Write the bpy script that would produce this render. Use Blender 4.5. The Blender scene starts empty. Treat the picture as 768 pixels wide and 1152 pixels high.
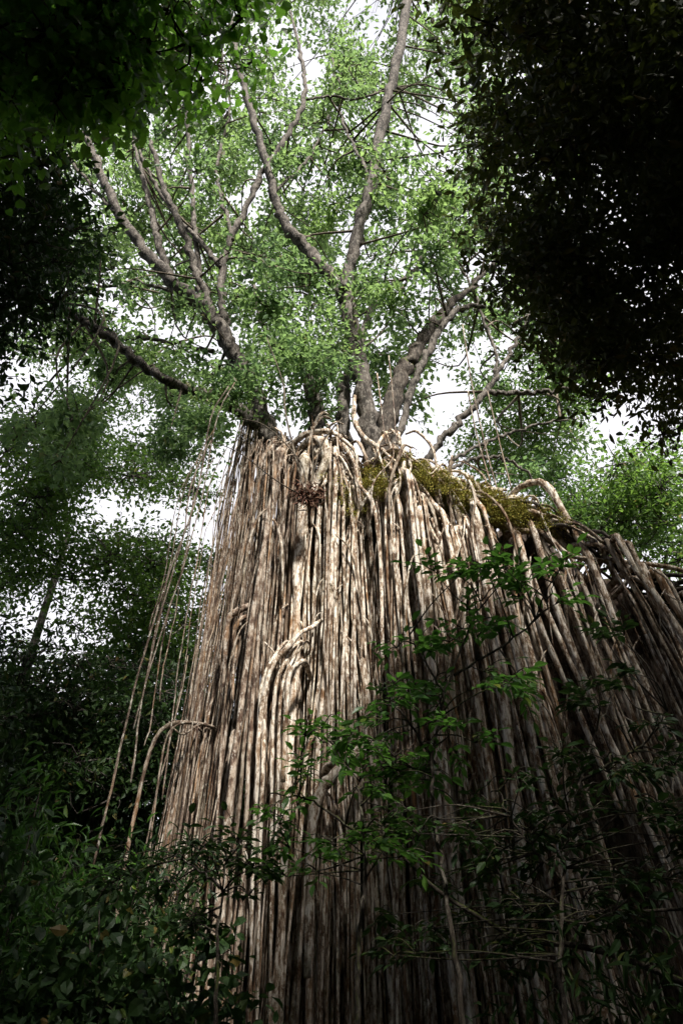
import bpy, math, random
import numpy as np
from mathutils import Vector

R = np.random.RandomState(7)
random.seed(7)
sc = bpy.context.scene
col = sc.collection

# ------------------------------------------------------------------ camera geometry (real place: eye 1.6 m above the ground)
CAM = np.array([0.0, 0.0, 1.6]); PITCH = math.radians(38); FPX = 768.0
FWD = np.array([0, math.cos(PITCH), math.sin(PITCH)]); UP = np.array([0, -math.sin(PITCH), math.cos(PITCH)]); RT = np.array([1.0, 0, 0])

def ray(px, py):
    return FWD + (px - 384) / FPX * RT + (576 - py) / FPX * UP
def atY(px, py, Y):
    d = ray(px, py); return CAM + d * (Y / d[1])
def atR(px, py, r):
    d = ray(px, py); return CAM + d / np.linalg.norm(d) * r
def depth(p):
    return float(np.dot(np.asarray(p) - CAM, FWD))
def prad(p, w):                       # radius that shows w pixels wide at p
    return w * 0.5 * depth(p) / FPX
def topix(p):
    v = np.asarray(p) - CAM; z = v @ FWD
    return 384 + FPX * (v @ RT) / z, 576 - FPX * (v @ UP) / z

# ------------------------------------------------------------------ mesh builder
class MB:
    def __init__(s): s.v = []; s.q = []; s.t = []; s.n = 0
    def add(s, v, q=None, t=None):
        v = np.asarray(v, dtype=np.float32).reshape(-1, 3); s.v.append(v)
        if q is not None and len(q): s.q.append(np.asarray(q, dtype=np.int32) + s.n)
        if t is not None and len(t): s.t.append(np.asarray(t, dtype=np.int32) + s.n)
        s.n += len(v)
    def build(s, name, mat, parent=None, smooth=True, origin=(0, 0, 0)):
        me = bpy.data.meshes.new(name)
        V = np.concatenate(s.v) - np.asarray(origin, dtype=np.float32)
        Q = np.concatenate(s.q) if s.q else np.zeros((0, 4), np.int32)
        T = np.concatenate(s.t) if s.t else np.zeros((0, 3), np.int32)
        me.vertices.add(len(V)); me.vertices.foreach_set('co', V.astype(np.float32).ravel())
        idx = np.concatenate([Q.ravel(), T.ravel()]).astype(np.int32)
        starts = np.concatenate([np.arange(len(Q)) * 4, len(Q) * 4 + np.arange(len(T)) * 3]).astype(np.int32)
        me.loops.add(len(idx)); me.loops.foreach_set('vertex_index', idx)
        me.polygons.add(len(starts)); me.polygons.foreach_set('loop_start', starts)
        me.polygons.foreach_set('use_smooth', np.full(len(starts), smooth, dtype=bool))
        me.update(calc_edges=True)
        me.materials.append(mat)
        o = bpy.data.objects.new(name, me); col.objects.link(o)
        o.location = origin
        if parent is not None:
            o.parent = parent; o.location = np.asarray(origin) - np.asarray(parent['_o'])
        return o

def resample(pts, n):
    pts = np.asarray(pts, float); k = len(pts)
    if k == 2:
        u = np.linspace(0, 1, n)[:, None]; return pts[0] * (1 - u) + pts[1] * u
    P = np.vstack([2 * pts[0] - pts[1], pts, 2 * pts[-1] - pts[-2]])
    out = []
    for s in np.linspace(0, k - 1, n):
        i = min(int(s), k - 2); f = s - i
        a, b, c, d = P[i], P[i + 1], P[i + 2], P[i + 3]
        out.append(0.5 * ((2 * b) + (-a + c) * f + (2 * a - 5 * b + 4 * c - d) * f * f + (-a + 3 * b - 3 * c + d) * f ** 3))
    return np.array(out)

def rs1(v, n):
    v = np.asarray(v, float); return np.interp(np.linspace(0, len(v) - 1, n), np.arange(len(v)), v)

def tube(mb, path, rad, sides=7, rough=0.0, squash=None):
    path = np.asarray(path, float); n = len(path); rad = np.asarray(rad, float)
    tg = np.gradient(path, axis=0); tg /= (np.linalg.norm(tg, axis=1)[:, None] + 1e-9)
    a = np.array([0.31, 0.77, 0.55]); 
    if abs(np.dot(a, tg[0])) > .9: a = np.array([1.0, 0, 0])
    u = np.cross(tg[0], a); u /= np.linalg.norm(u)
    U = np.zeros((n, 3)); U[0] = u
    for i in range(1, n):
        u = U[i - 1] - tg[i] * np.dot(U[i - 1], tg[i]); U[i] = u / (np.linalg.norm(u) + 1e-9)
    W = np.cross(tg, U)
    th = np.arange(sides) / sides * 2 * np.pi
    rr = rad[:, None] * np.ones((1, sides))
    if rough: 
        nz = R.randn(n, sides); nz = (nz + np.roll(nz, 1, 1)) * .6
        lobes = .5 * rough * np.sin(th[None] * 2 + R.rand() * 6 + np.linspace(0, R.uniform(-4, 4), n)[:, None])
        rr = rr * (1 + rough * .55 * nz + lobes) / (1 + rough * 1.0)
    V = path[:, None, :] + (np.cos(th)[None, :, None] * U[:, None, :] + np.sin(th)[None, :, None] * W[:, None, :]) * rr[:, :, None]
    i = np.arange(n - 1)[:, None]; j = np.arange(sides)[None, :]; j2 = (j + 1) % sides
    Q = np.stack([i * sides + j, i * sides + j2, (i + 1) * sides + j2, (i + 1) * sides + j], -1).reshape(-1, 4)
    V = np.concatenate([V.reshape(-1, 3), path[:1] , path[-1:]])
    c0 = n * sides; c1 = c0 + 1; jj = np.arange(sides); jn = (jj + 1) % sides
    T = np.concatenate([np.stack([jn, jj, np.full(sides, c0)], -1), np.stack([(n - 1) * sides + jj, (n - 1) * sides + jn, np.full(sides, c1)], -1)])
    mb.add(V, Q, T)

# leaf templates: y along the leaf, x across, z the fold
LEAF_S = (np.array([[0, 0, 0], [.24, .42, .07], [0, 1, -.06], [-.24, .42, .07]]), [[0, 1, 2], [0, 2, 3]])
LEAF_M = (np.array([[0, 0, 0], [.17, .28, .05], [.19, .6, .04], [0, 1, -.14], [-.19, .6, .04], [-.17, .28, .05], [0, .45, 0.0]]),
          [[0, 1, 6], [1, 2, 6], [2, 3, 6], [3, 4, 6], [4, 5, 6], [5, 0, 6]])
LEAF_N = (LEAF_M[0] * np.array([.6, 1.25, 1.4]), LEAF_M[1])
LEAF_W = (LEAF_M[0] * np.array([1.7, 1.0, 1.5]), LEAF_M[1])
LEAF_H = (np.array([[0, 0, 0], [.3, -.08, .05], [.46, .2, .08], [.34, .62, .02], [0, 1.05, -.16], [-.34, .62, .02], [-.46, .2, .08], [-.3, -.08, .05], [0, .4, 0]]),
          [[0, 1, 8], [1, 2, 8], [2, 3, 8], [3, 4, 8], [4, 5, 8], [5, 6, 8], [6, 7, 8], [7, 0, 8]])

def leaves(mb, pos, dirs, size, tpl=LEAF_S, tilt=.7, upv=1.0):
    """pos Nx3, dirs Nx3 (leaf axis), size N; the blade faces roughly up with scatter"""
    N = len(pos)
    if N == 0: return
    d = dirs / (np.linalg.norm(dirs, axis=1)[:, None] + 1e-9)
    up = np.array([0, 0, upv]) + R.randn(N, 3) * tilt
    x = np.cross(d, up); x /= (np.linalg.norm(x, axis=1)[:, None] + 1e-9)
    z = np.cross(x, d)
    tv, tf = tpl
    wd = R.uniform(.8, 1.25, N)
    V = pos[:, None] + size[:, None, None] * (tv[None, :, 0:1] * x[:, None] * wd[:, None, None] + tv[None, :, 1:2] * d[:, None] + tv[None, :, 2:3] * z[:, None])
    F = (np.asarray(tf)[None] + (np.arange(N) * len(tv))[:, None, None]).reshape(-1, 3)
    mb.add(V.reshape(-1, 3), None, F)

def clump(lmb, tmb, c, r, tips, per, size, tpl=LEAF_S, flat=.6, twig=.006, droop=.25, root=None, spread=1.6):
    """one leafy clump: tips on thin twigs, a rosette of leaves round each tip"""
    c = np.asarray(c, float)
    o = R.randn(tips, 3); o /= np.linalg.norm(o, axis=1)[:, None]; o *= (R.rand(tips, 1) ** .45) * r; o[:, 2] *= flat
    tp = c + o
    base = c if root is None else np.asarray(root)
    if tmb is not None:
        for k in range(0, tips, 2):
            mid = (base + tp[k]) / 2 + R.randn(3) * r * .12
            tube(tmb, resample([base, mid, tp[k]], 5), np.linspace(twig * 1.6, twig * .5, 5), 3)
    ax = o / (np.linalg.norm(o, axis=1)[:, None] + 1e-6)
    pos = np.repeat(tp, per, 0) + R.randn(tips * per, 3) * size * spread * np.array([1, 1, .6])
    dr = np.repeat(ax, per, 0) * .6 + R.randn(tips * per, 3) * .8; dr[:, 2] -= droop * 2
    leaves(lmb, pos, dr, size * R.uniform(.65, 1.3, tips * per), tpl)

# ------------------------------------------------------------------ scene-tree helpers
def thing(name, label, cat, loc, group=None):
    o = bpy.data.objects.new(name, None); col.objects.link(o); o.empty_display_size = .3
    o.location = loc; o['_o'] = tuple(float(a) for a in loc)
    o['label'] = label; o['category'] = cat
    if group: o['group'] = group
    return o
def kids(o): return [c for c in bpy.data.objects if c.parent == o]
def dup(root, loc, rz, s, label, group=None):
    r = root.copy(); col.objects.link(r); r.location = loc; r.rotation_euler = (0, 0, rz); r.scale = (s, s, s)
    r['label'] = label; r['_o'] = tuple(float(a) for a in loc)
    if group: r['group'] = group
    for ch in kids(root):
        c = ch.copy(); col.objects.link(c); c.parent = r
        for g in kids(ch):
            d = g.copy(); col.objects.link(d); d.parent = c
    return r

# ------------------------------------------------------------------ materials
def newmat(name):
    m = bpy.data.materials.new(name); m.use_nodes = True; nt = m.node_tree; nt.nodes.clear()
    out = nt.nodes.new('ShaderNodeOutputMaterial'); return m, nt, out
def N(nt, typ, **k):
    n = nt.nodes.new(typ)
    for a, b in k.items():
        if a.startswith('i_'):
            n.inputs[a[2:].replace('_', ' ')].default_value = b
        else: setattr(n, a, b)
    return n
def ramp(nt, fac, stops):
    r = nt.nodes.new('ShaderNodeValToRGB'); cr = r.color_ramp
    while len(cr.elements) < len(stops): cr.elements.new(.5)
    for e, (p, c) in zip(cr.elements, stops): e.position = p; e.color = (*c, 1)
    nt.links.new(fac, r.inputs[0]); return r.outputs[0]
def mixc(nt, fac, a, b, blend='MIX'):
    m = nt.nodes.new('ShaderNodeMix'); m.data_type = 'RGBA'; m.blend_type = blend
    for s, v in ((m.inputs[0], fac), (m.inputs[6], a), (m.inputs[7], b)):
        if isinstance(v, (int, float)): s.default_value = v
        elif isinstance(v, tuple): s.default_value = (*v, 1)
        else: nt.links.new(v, s)
    return m.outputs[2]

def bark_mat(name, pale, mid, dark, moss=.0, island=.35, scale=1.0, lichen=(.52, .5, .44), bump=.6):
    m, nt, out = newmat(name); L = nt.links.new
    tc = N(nt, 'ShaderNodeNewGeometry'); mp = N(nt, 'ShaderNodeMapping'); L(tc.outputs['Position'], mp.inputs[0])
    rnd = tc.outputs['Random Per Island']
    sh = N(nt, 'ShaderNodeVectorMath', operation='SCALE'); cmb = N(nt, 'ShaderNodeCombineXYZ')
    L(rnd, cmb.inputs[0]); L(rnd, cmb.inputs[1]); L(rnd, cmb.inputs[2]); L(cmb.outputs[0], sh.inputs[0]); sh.inputs[3].default_value = 37.0
    L(sh.outputs[0], mp.inputs[1])
    mp.inputs[3].default_value = (scale, scale, scale * .45)
    n1 = N(nt, 'ShaderNodeTexNoise', i_Scale=8.0, i_Detail=9.0, i_Roughness=.72); L(mp.outputs[0], n1.inputs['Vector'])
    mp2 = N(nt, 'ShaderNodeMapping'); mp2.inputs[3].default_value = (scale * 34, scale * 34, scale * 5); L(tc.outputs['Position'], mp2.inputs[0])
    n2 = N(nt, 'ShaderNodeTexNoise', i_Scale=1.0, i_Detail=5.0, i_Roughness=.6); L(mp2.outputs[0], n2.inputs['Vector'])
    n3 = N(nt, 'ShaderNodeTexNoise', i_Scale=17.0 * scale, i_Detail=4.0, i_Roughness=.7); L(mp.outputs[0], n3.inputs['Vector'])
    c = ramp(nt, n1.outputs[0], [(.41, dark), (.49, mid), (.55, pale)])
    c = mixc(nt, ramp(nt, n3.outputs[0], [(.55, (0, 0, 0)), (.60, (1, 1, 1))]), c, lichen)
    streak = ramp(nt, n2.outputs[0], [(.40, (.35, .29, .25)), (.52, (1, 1, 1))])
    c = mixc(nt, .75, c, streak, 'MULTIPLY')
    if moss == 0 and 'root' in name:
        n5 = N(nt, 'ShaderNodeTexNoise', i_Scale=1.4, i_Detail=6.0, i_Roughness=.65); L(mp.outputs[0], n5.inputs['Vector'])
        c = mixc(nt, ramp(nt, n5.outputs[0], [(.54, (0, 0, 0)), (.66, (.75, .75, .75))]), c, mixc(nt, .6, c, (.40, .22, .09), 'MIX'))
        c = mixc(nt, ramp(nt, n5.outputs[0], [(.34, (.7, .7, .7)), (.44, (0, 0, 0))]), c, mixc(nt, .55, c, (.15, .16, .11), 'MIX'))
    # each root has its own tone
    tone = ramp(nt, rnd, [(0, (1 - island * 1.6, 1 - island * 1.75, 1 - island * 1.9)), (.5, (.86, .82, .78)), (1, (1.12, 1.08, 1.0))])
    c = mixc(nt, 1.0, c, tone, 'MULTIPLY')
    if moss > 0:
        n4 = N(nt, 'ShaderNodeTexNoise', i_Scale=1.3, i_Detail=7.0, i_Roughness=.7); L(tc.outputs['Position'], n4.inputs['Vector'])
        sx = N(nt, 'ShaderNodeSeparateXYZ'); L(tc.outputs['Normal'], sx.inputs[0])
        ad = N(nt, 'ShaderNodeMath', operation='MULTIPLY_ADD'); L(sx.outputs[2], ad.inputs[0]); ad.inputs[1].default_value = .28; L(n4.outputs[0], ad.inputs[2])
        f = ramp(nt, ad.outputs[0], [(.72 - moss * .2, (0, 0, 0)), (.82 - moss * .2, (1, 1, 1))])
        c = mixc(nt, f, c, (.07, .085, .018))
    b = N(nt, 'ShaderNodeBsdfPrincipled', i_Roughness=.85); b.inputs['Specular IOR Level'].default_value = .25
    L(c, b.inputs['Base Color'])
    hs = N(nt, 'ShaderNodeMath', operation='ADD'); L(n2.outputs[0], hs.inputs[0]); L(n3.outputs[0], hs.inputs[1])
    bm = N(nt, 'ShaderNodeBump', i_Strength=bump, i_Distance=.03); L(hs.outputs[0], bm.inputs['Height']); L(bm.outputs[0], b.inputs['Normal'])
    L(b.outputs[0], out.inputs[0]); return m

def leaf_mat(name, c0, c1, c2, trans=.35, tcol=(.16, .3, .05), rough=.45, spec=.4):
    m, nt, out = newmat(name); L = nt.links.new
    g = N(nt, 'ShaderNodeNewGeometry')
    c = ramp(nt, g.outputs['Random Per Island'], [(0, c0), (.5, c1), (.93, c2), (.97, (c2[0] * 1.9, c2[1] * 1.15, c2[2] * .8)), (1, (.13, .085, .03))])
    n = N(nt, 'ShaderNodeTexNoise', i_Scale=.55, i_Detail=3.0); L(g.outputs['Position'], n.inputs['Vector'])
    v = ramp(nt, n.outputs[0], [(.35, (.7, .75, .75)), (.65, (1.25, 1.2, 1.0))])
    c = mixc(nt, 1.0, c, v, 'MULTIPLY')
    b = N(nt, 'ShaderNodeBsdfPrincipled', i_Roughness=rough); b.inputs['Specular IOR Level'].default_value = spec
    L(c, b.inputs['Base Color'])
    t = N(nt, 'ShaderNodeBsdfTranslucent'); tc = mixc(nt, 1.0, v, tcol, 'MULTIPLY'); L(tc, t.inputs[0])
    mx = N(nt, 'ShaderNodeMixShader'); mx.inputs[0].default_value = trans
    L(b.outputs[0], mx.inputs[1]); L(t.outputs[0], mx.inputs[2]); L(mx.outputs[0], out.inputs[0]); return m

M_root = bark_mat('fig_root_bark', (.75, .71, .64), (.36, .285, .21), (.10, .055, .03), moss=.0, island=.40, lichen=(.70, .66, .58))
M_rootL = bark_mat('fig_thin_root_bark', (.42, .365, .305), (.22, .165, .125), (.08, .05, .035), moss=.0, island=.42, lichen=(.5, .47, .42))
M_hang = bark_mat('hanging_root_bark', (.27, .23, .19), (.17, .13, .105), (.08, .05, .04), island=.3)
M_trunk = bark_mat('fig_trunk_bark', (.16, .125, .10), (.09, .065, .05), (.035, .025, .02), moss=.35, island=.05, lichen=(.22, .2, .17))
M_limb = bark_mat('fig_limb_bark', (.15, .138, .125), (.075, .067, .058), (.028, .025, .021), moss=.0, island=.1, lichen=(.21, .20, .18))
M_twig = bark_mat('twig_bark', (.22, .19, .15), (.13, .11, .08), (.06, .05, .04), island=.3, lichen=(.26, .24, .2))
M_dark = bark_mat('dark_shaded_bark', (.085, .072, .06), (.05, .042, .034), (.025, .02, .016), moss=.3, island=.1, lichen=(.14, .13, .11))  # dark bark; also stands for canopy shade on the right crest weave
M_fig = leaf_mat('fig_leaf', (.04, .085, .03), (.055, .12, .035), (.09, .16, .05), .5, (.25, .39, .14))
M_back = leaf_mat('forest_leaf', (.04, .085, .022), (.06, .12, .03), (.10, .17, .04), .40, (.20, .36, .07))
M_deep = leaf_mat('shaded_understorey_leaf', (.018, .04, .013), (.026, .056, .017), (.042, .08, .022), .2, (.06, .13, .03), .5, .25)  # dark copy of the leaf greens; forest shade is put into the colour
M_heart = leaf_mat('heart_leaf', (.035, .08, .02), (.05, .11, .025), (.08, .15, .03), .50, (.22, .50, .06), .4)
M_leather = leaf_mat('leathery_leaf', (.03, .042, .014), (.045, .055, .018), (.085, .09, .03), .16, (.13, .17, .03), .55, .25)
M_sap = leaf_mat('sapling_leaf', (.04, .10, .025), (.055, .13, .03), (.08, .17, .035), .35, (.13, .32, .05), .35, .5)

mo, nt, out = newmat('moss_green')
g = N(nt, 'ShaderNodeNewGeometry'); c = ramp(nt, g.outputs['Random Per Island'], [(0, (.14, .145, .018)), (.6, (.28, .27, .035)), (1, (.36, .26, .06))])
b = N(nt, 'ShaderNodeBsdfPrincipled', i_Roughness=.95); nt.links.new(c, b.inputs['Base Color']); nt.links.new(b.outputs[0], out.inputs[0]); M_moss = mo
mo, nt, out = newmat('dry_leaf_red')
g = N(nt, 'ShaderNodeNewGeometry'); c = ramp(nt, g.outputs['Random Per Island'], [(0, (.07, .03, .02)), (.6, (.14, .06, .035)), (1, (.20, .12, .07))])
b = N(nt, 'ShaderNodeBsdfPrincipled', i_Roughness=.9); nt.links.new(c, b.inputs['Base Color']); nt.links.new(b.outputs[0], out.inputs[0]); M_dry = mo

# ------------------------------------------------------------------ ground
mo, nt, out = newmat('forest_floor')
g = N(nt, 'ShaderNodeNewGeometry'); n1 = N(nt, 'ShaderNodeTexNoise', i_Scale=1.7, i_Detail=9.0, i_Roughness=.7); nt.links.new(g.outputs['Position'], n1.inputs['Vector'])
n2 = N(nt, 'ShaderNodeTexVoronoi', i_Scale=14.0); nt.links.new(g.outputs['Position'], n2.inputs['Vector'])
c = ramp(nt, n1.outputs[0], [(.35, (.02, .014, .009)), (.55, (.05, .034, .02)), (.7, (.035, .04, .015))])
c = mixc(nt, .5, c, ramp(nt, n2.outputs['Distance'], [(0, (1.6, 1.4, 1.1)), (.6, (.5, .5, .5))]), 'MULTIPLY')
b = N(nt, 'ShaderNodeBsdfPrincipled', i_Roughness=.95); nt.links.new(c, b.inputs['Base Color'])
bm = N(nt, 'ShaderNodeBump', i_Strength=.8, i_Distance=.05); nt.links.new(n2.outputs['Distance'], bm.inputs['Height']); nt.links.new(bm.outputs[0], b.inputs['Normal'])
nt.links.new(b.outputs[0], out.inputs[0]); M_ground = mo
mb = MB(); rr = np.concatenate([[0], np.geomspace(1, 900, 46)]); aa = np.linspace(0, 2 * np.pi, 73)[:-1]
gx = rr[:, None] * np.cos(aa); gy = rr[:, None] * np.sin(aa) + 6
gz = .08 * np.sin(gx * .9) * np.cos(gy * .7) + .05 * np.sin(gx * 2.3 + 1) * np.sin(gy * 1.9)
gz = gz * np.clip(rr[:, None] / 4, 0, 1) - .05
i = np.arange(len(rr) - 1)[:, None]; j = np.arange(72)[None]; j2 = (j + 1) % 72
mb.add(np.stack([gx, gy, gz], -1).reshape(-1, 3), np.stack([i * 72 + j, i * 72 + j2, (i + 1) * 72 + j2, (i + 1) * 72 + j], -1).reshape(-1, 4))
go = mb.build('ground', M_ground); go['kind'] = 'structure'
mb = MB(); n = 9000; pp = np.stack([R.uniform(-14, 14, n), R.uniform(-6, 22, n), np.zeros(n) + .03 + R.rand(n) * .03], -1)
dd = R.randn(n, 3); dd[:, 2] *= .15; leaves(mb, pp, dd, R.uniform(.06, .14, n), LEAF_S, .35)
o = mb.build('leaf_litter', M_dry, smooth=False); o['kind'] = 'stuff'; o['label'] = 'brown fallen leaves littering the forest floor'; o['category'] = 'leaf litter'

# ================================================================== THE FIG TREE
FIG0 = (1.5, 10.6, 0.0)
fig = thing('fig_tree', 'giant strangler fig with a curtain of pale aerial roots and spreading limbs', 'tree', FIG0)

# crest of the curtain: pixel, Y
CR = [(236, 492, 11.4), (262, 480, 11.2), (300, 474, 10.9), (345, 472, 10.6), (385, 478, 10.4), (418, 500, 10.2), (450, 512, 10.1), (500, 535, 10.0),
      (560, 560, 9.9), (610, 568, 9.8), (660, 598, 9.6), (720, 632, 9.5), (790, 665, 9.4), (880, 700, 9.3), (990, 740, 9.2)]
CRW = np.array([atY(*c) for c in CR])
def crest(x):
    return float(np.interp(x, CRW[:, 0], CRW[:, 1])), float(np.interp(x, CRW[:, 0], CRW[:, 2]))
X0, X1 = CRW[0, 0], CRW[-1, 0]
def lean(x):
    return float(np.interp(x, [-2.6, -1, .6, 2, 3.5, 5, 8], [-.35, -.12, .05, .45, .9, 1.3, 1.8]))
ph = R.rand(8) * 6.28
def bundle(x):     # columns and crevices
    return .24 * math.sin(x * 2.1 + 1.2) + .24 * math.sin(x * 5.3 + ph[1]) + .13 * math.sin(x * 11.7 + ph[2])

# trunk core behind the curtain: closed solid swept along x
mb = MB(); nx, nr = 90, 56
xs = np.linspace(-1.35, X1 - .4, nx); V = []
for k, x in enumerate(xs):
    Y, Z = crest(x); endf = min(1, .35 + (x - xs[0]) * 1.1)
    top = (Z - (.6 if x < 2.5 else .15)); Yf = Y + 1.0; th_ = 1.1 + 1.0 * endf
    for a in np.linspace(0, 1, nr):
        if a < .42: y, z = Yf, top * (a / .42); 
        elif a < .58: 
            q = (a - .42) / .16 * math.pi; y = Yf + th_ / 2 - math.cos(q) * th_ / 2; z = top + math.sin(q) * .35
        else: y, z = Yf + th_, top * (1 - (a - .58) / .42)
        y += -(.25 + .3 * (1 - z / 10)) if a < .5 else .4 * (1 - z / 10)
        y += .18 * math.sin(x * 4.1 + z * .3) * (1 if a < .5 else -1) + R.randn() * .03
        V.append((x + lean(x) * (1 - z / max(Z, 1)) , y, z - .1))
V = np.array(V); i = np.arange(nx - 1)[:, None]; j = np.arange(nr)[None]; j2 = (j + 1) % nr
Q = np.stack([i * nr + j, (i + 1) * nr + j, (i + 1) * nr + j2, i * nr + j2], -1).reshape(-1, 4)
c0 = V[:nr].mean(0); c1 = V[-nr:].mean(0); V = np.vstack([V, c0, c1]); jj = np.arange(nr); jn = (jj + 1) % nr
T = np.concatenate([np.stack([jj, jn, np.full(nr, nx * nr)], -1), np.stack([(nx - 1) * nr + jn, (nx - 1) * nr + jj, np.full(nr, nx * nr + 1)], -1)])
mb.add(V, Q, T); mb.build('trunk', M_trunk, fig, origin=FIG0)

# ---- aerial roots of the curtain
def root_path(x, layer, n=34, z_top=None, z_bot=-.15, hook=True, wand=1.0):
    Y, Z = crest(x); ld = lean(x) * R.uniform(.8, 1.2) + R.randn() * (.32 if R.rand() < .22 else .12) * wand
    zt = Z + R.uniform(-.35, .15) if z_top is None else z_top
    knee = z_top is None and -.5 < x < 2.8 and R.rand() < .5
    if knee: zt = Z - R.uniform(.3, 1.9)
    y0 = Y + bundle(x) + layer
    t = np.linspace(0, 1, n); zz = zt + (z_bot - zt) * t
    prog = (Z - zz) / Z
    a1, a2, a3 = R.randn(3); p1, p2, p3 = R.rand(3) * 6.28
    wx = wand * (.05 * a1 * np.sin(zz * .5 + p1) + .014 * a2 * np.sin(zz * 1.6 + p2) + .005 * a3 * np.sin(zz * 5.5 + p3))
    wy = wand * (.05 * a2 * np.sin(zz * .6 + p2) + .03 * a3 * np.sin(zz * 1.7 + p3))
    X = x + ld * prog ** 1.05 + wx; YY = y0 - .35 * prog + wy
    if x > -.9: YY = YY + .5 * np.clip((zz - (Z - 1.25 - .35 * math.sin(x * 4.3))) / .5, 0, 1) * float(np.interp(x, [-.9, 0, 2, 3], [0, 1, 1, .2]))
    P = np.stack([X, YY, zz], -1)
    if hook and x < -.75:
        LC = np.array([atY(*p) for p in ((190, 428, 10.2), (228, 441, 10.5), (258, 452, 10.7), (290, 472, 10.9), (335, 500, 11.0))])
        xt = x * .93 + R.randn() * .12; tgt = np.array([xt, np.interp(xt, LC[:, 0], LC[:, 1]) + R.randn() * .07, np.interp(xt, LC[:, 0], LC[:, 2])])
        cut = P[P[:, 2] < min(P[0, 2], tgt[2] - .9)]; p0 = cut[0]
        P = np.vstack([resample([tgt, tgt * [.6, .6, 1] + p0 * [.4, .4, 0] - [0, 0, (tgt[2] - p0[2]) * .45], p0, cut[1]], 12)[:-1], cut[1:]])
    elif hook and knee:
        s = R.uniform(-.5, .4); H = [[x + s, y0 + .95, zt + R.uniform(0, .5)], [x + s * .45, y0 + .5, zt + .10], [x + s * .12, y0 + .16, zt + .04]]
        P = np.vstack([resample(np.array(H + [list(P[0])]), 8)[:-1], P])
    elif hook:
        s = R.uniform(-.6, .25)
        H = [[x + s, Y + 1.1 + layer * .3, zt - .05 + R.uniform(-.2, .1)], [x + s * .7, Y + .65, zt + R.uniform(-.05, .12)], [x + s * .3, y0 + .25, zt + R.uniform(0, .08)]]
        P = np.vstack([resample(np.array(H + [list(P[0])]), 8)[:-1], P])
    return P

def root_rad(P, r, taper=.15):
    n = len(P); t = np.linspace(0, 1, n)
    k = r * (1 - taper * t) * (1 + .10 * np.sin(P[:, 2] * R.uniform(2, 4) + R.rand() * 6) + .06 * R.randn(n))
    k[:9] *= np.linspace(R.uniform(.45, .8), 1, 9); k[5:10] *= R.uniform(1, 1.25)
    return np.clip(k, .006, 1)

px_of = lambda x: topix([x, *crest(x)])[0]
fused_mb = MB(); small = MB(); fine = MB()
# 78 thick roots, each a part
xs = []
for a, b_, n in ((-2.2, -.9, 10), (-.9, .3, 15), (.3, 1.6, 20), (1.6, 3.0, 16), (3.0, 6.6, 21)):
    xs += list(np.linspace(a, b_, n, endpoint=False) + R.uniform(-.04, .04, n))
for x in xs:
    r = np.interp(x, [-2.2, -1, 0, 1, 3, 6], [.024, .031, .040, .047, .056, .062]) * np.exp(R.normal(0, .40))
    P = root_path(x, R.uniform(-.26, .10), z_bot=-.15)
    m = MB(); tube(m, P, root_rad(P, r), 9, .22)
    # a fork: a side root leaves it and reaches the ground alone
    if R.rand() < .4:
        k = R.randint(10, 24); Q = P[k:].copy(); s = np.linspace(0, 1, len(Q)); Q[:, 0] += R.choice([-1, 1]) * R.uniform(.08, .3) * s ** .8; Q[:, 1] -= .08 * s
        tube(small if x > -1 else fine, Q, root_rad(Q, r * .6), 7, .2)
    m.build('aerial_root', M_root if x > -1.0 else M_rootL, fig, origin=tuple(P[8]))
for x in (-.75, -.35, .12, .42, .8, 1.15, 1.55, 1.95, 2.5, 3.6):
    P = root_path(x, R.uniform(.02, .3), z_bot=-.15); n_ = len(P); tube(fused_mb, P, np.linspace(R.uniform(.08, .13), R.uniform(.13, .2), n_) * (1 + .1 * R.randn(n_)), 16, .55)
# the many thinner ones: one mass
def gap(x):
    return math.sin(x * 3.3 + 1.0) + .8 * math.sin(x * 8.7 + 2.2) + .5 * math.sin(x * 17.0) < -.85
for _ in range(900):
    x = R.choice([R.uniform(-2.35, -.4), R.uniform(-.5, 2.2), R.uniform(1.5, 6.6)], p=[.42, .46, .12])
    if x > -.6 and gap(x) and R.rand() < .95: continue
    lay = R.uniform(-.16, .75); r = np.exp(R.normal(-4.15, .45)) * np.interp(x, [-2, 0, 3], [.85, 1.1, 1.55])
    r = float(np.clip(r, .008, .055))
    Y, Z = crest(x)
    if R.rand() < .38: P = root_path(x, lay, 26, z_top=R.uniform(.35, .96) * Z, hook=False, wand=1.4)
    else: P = root_path(x, lay, 30, wand=1.3)
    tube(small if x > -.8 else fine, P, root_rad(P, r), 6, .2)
# a tangle of twisting roots over the recessed upper face
for _ in range(120):
    x = R.uniform(-.9, 2.6); Y, Z = crest(x); z = Z + R.uniform(-1.6, .35); y = Y + bundle(x) + R.uniform(-.1, .35); s = R.choice([-1, 1]) * R.uniform(.1, .9)
    pts = [[x, y + .2, z + .3], [x + s * .3, y - .05, z + .12], [x + s * .6 + R.randn() * .1, y - .12, z - .35], [x + s * .8, y - .05, z - .9], [x + s * .85, y + .15, z - 1.6]]
    P = resample(pts, 18); tube(small, P, root_rad(P, R.uniform(.012, .05)), 7, .25)
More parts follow.
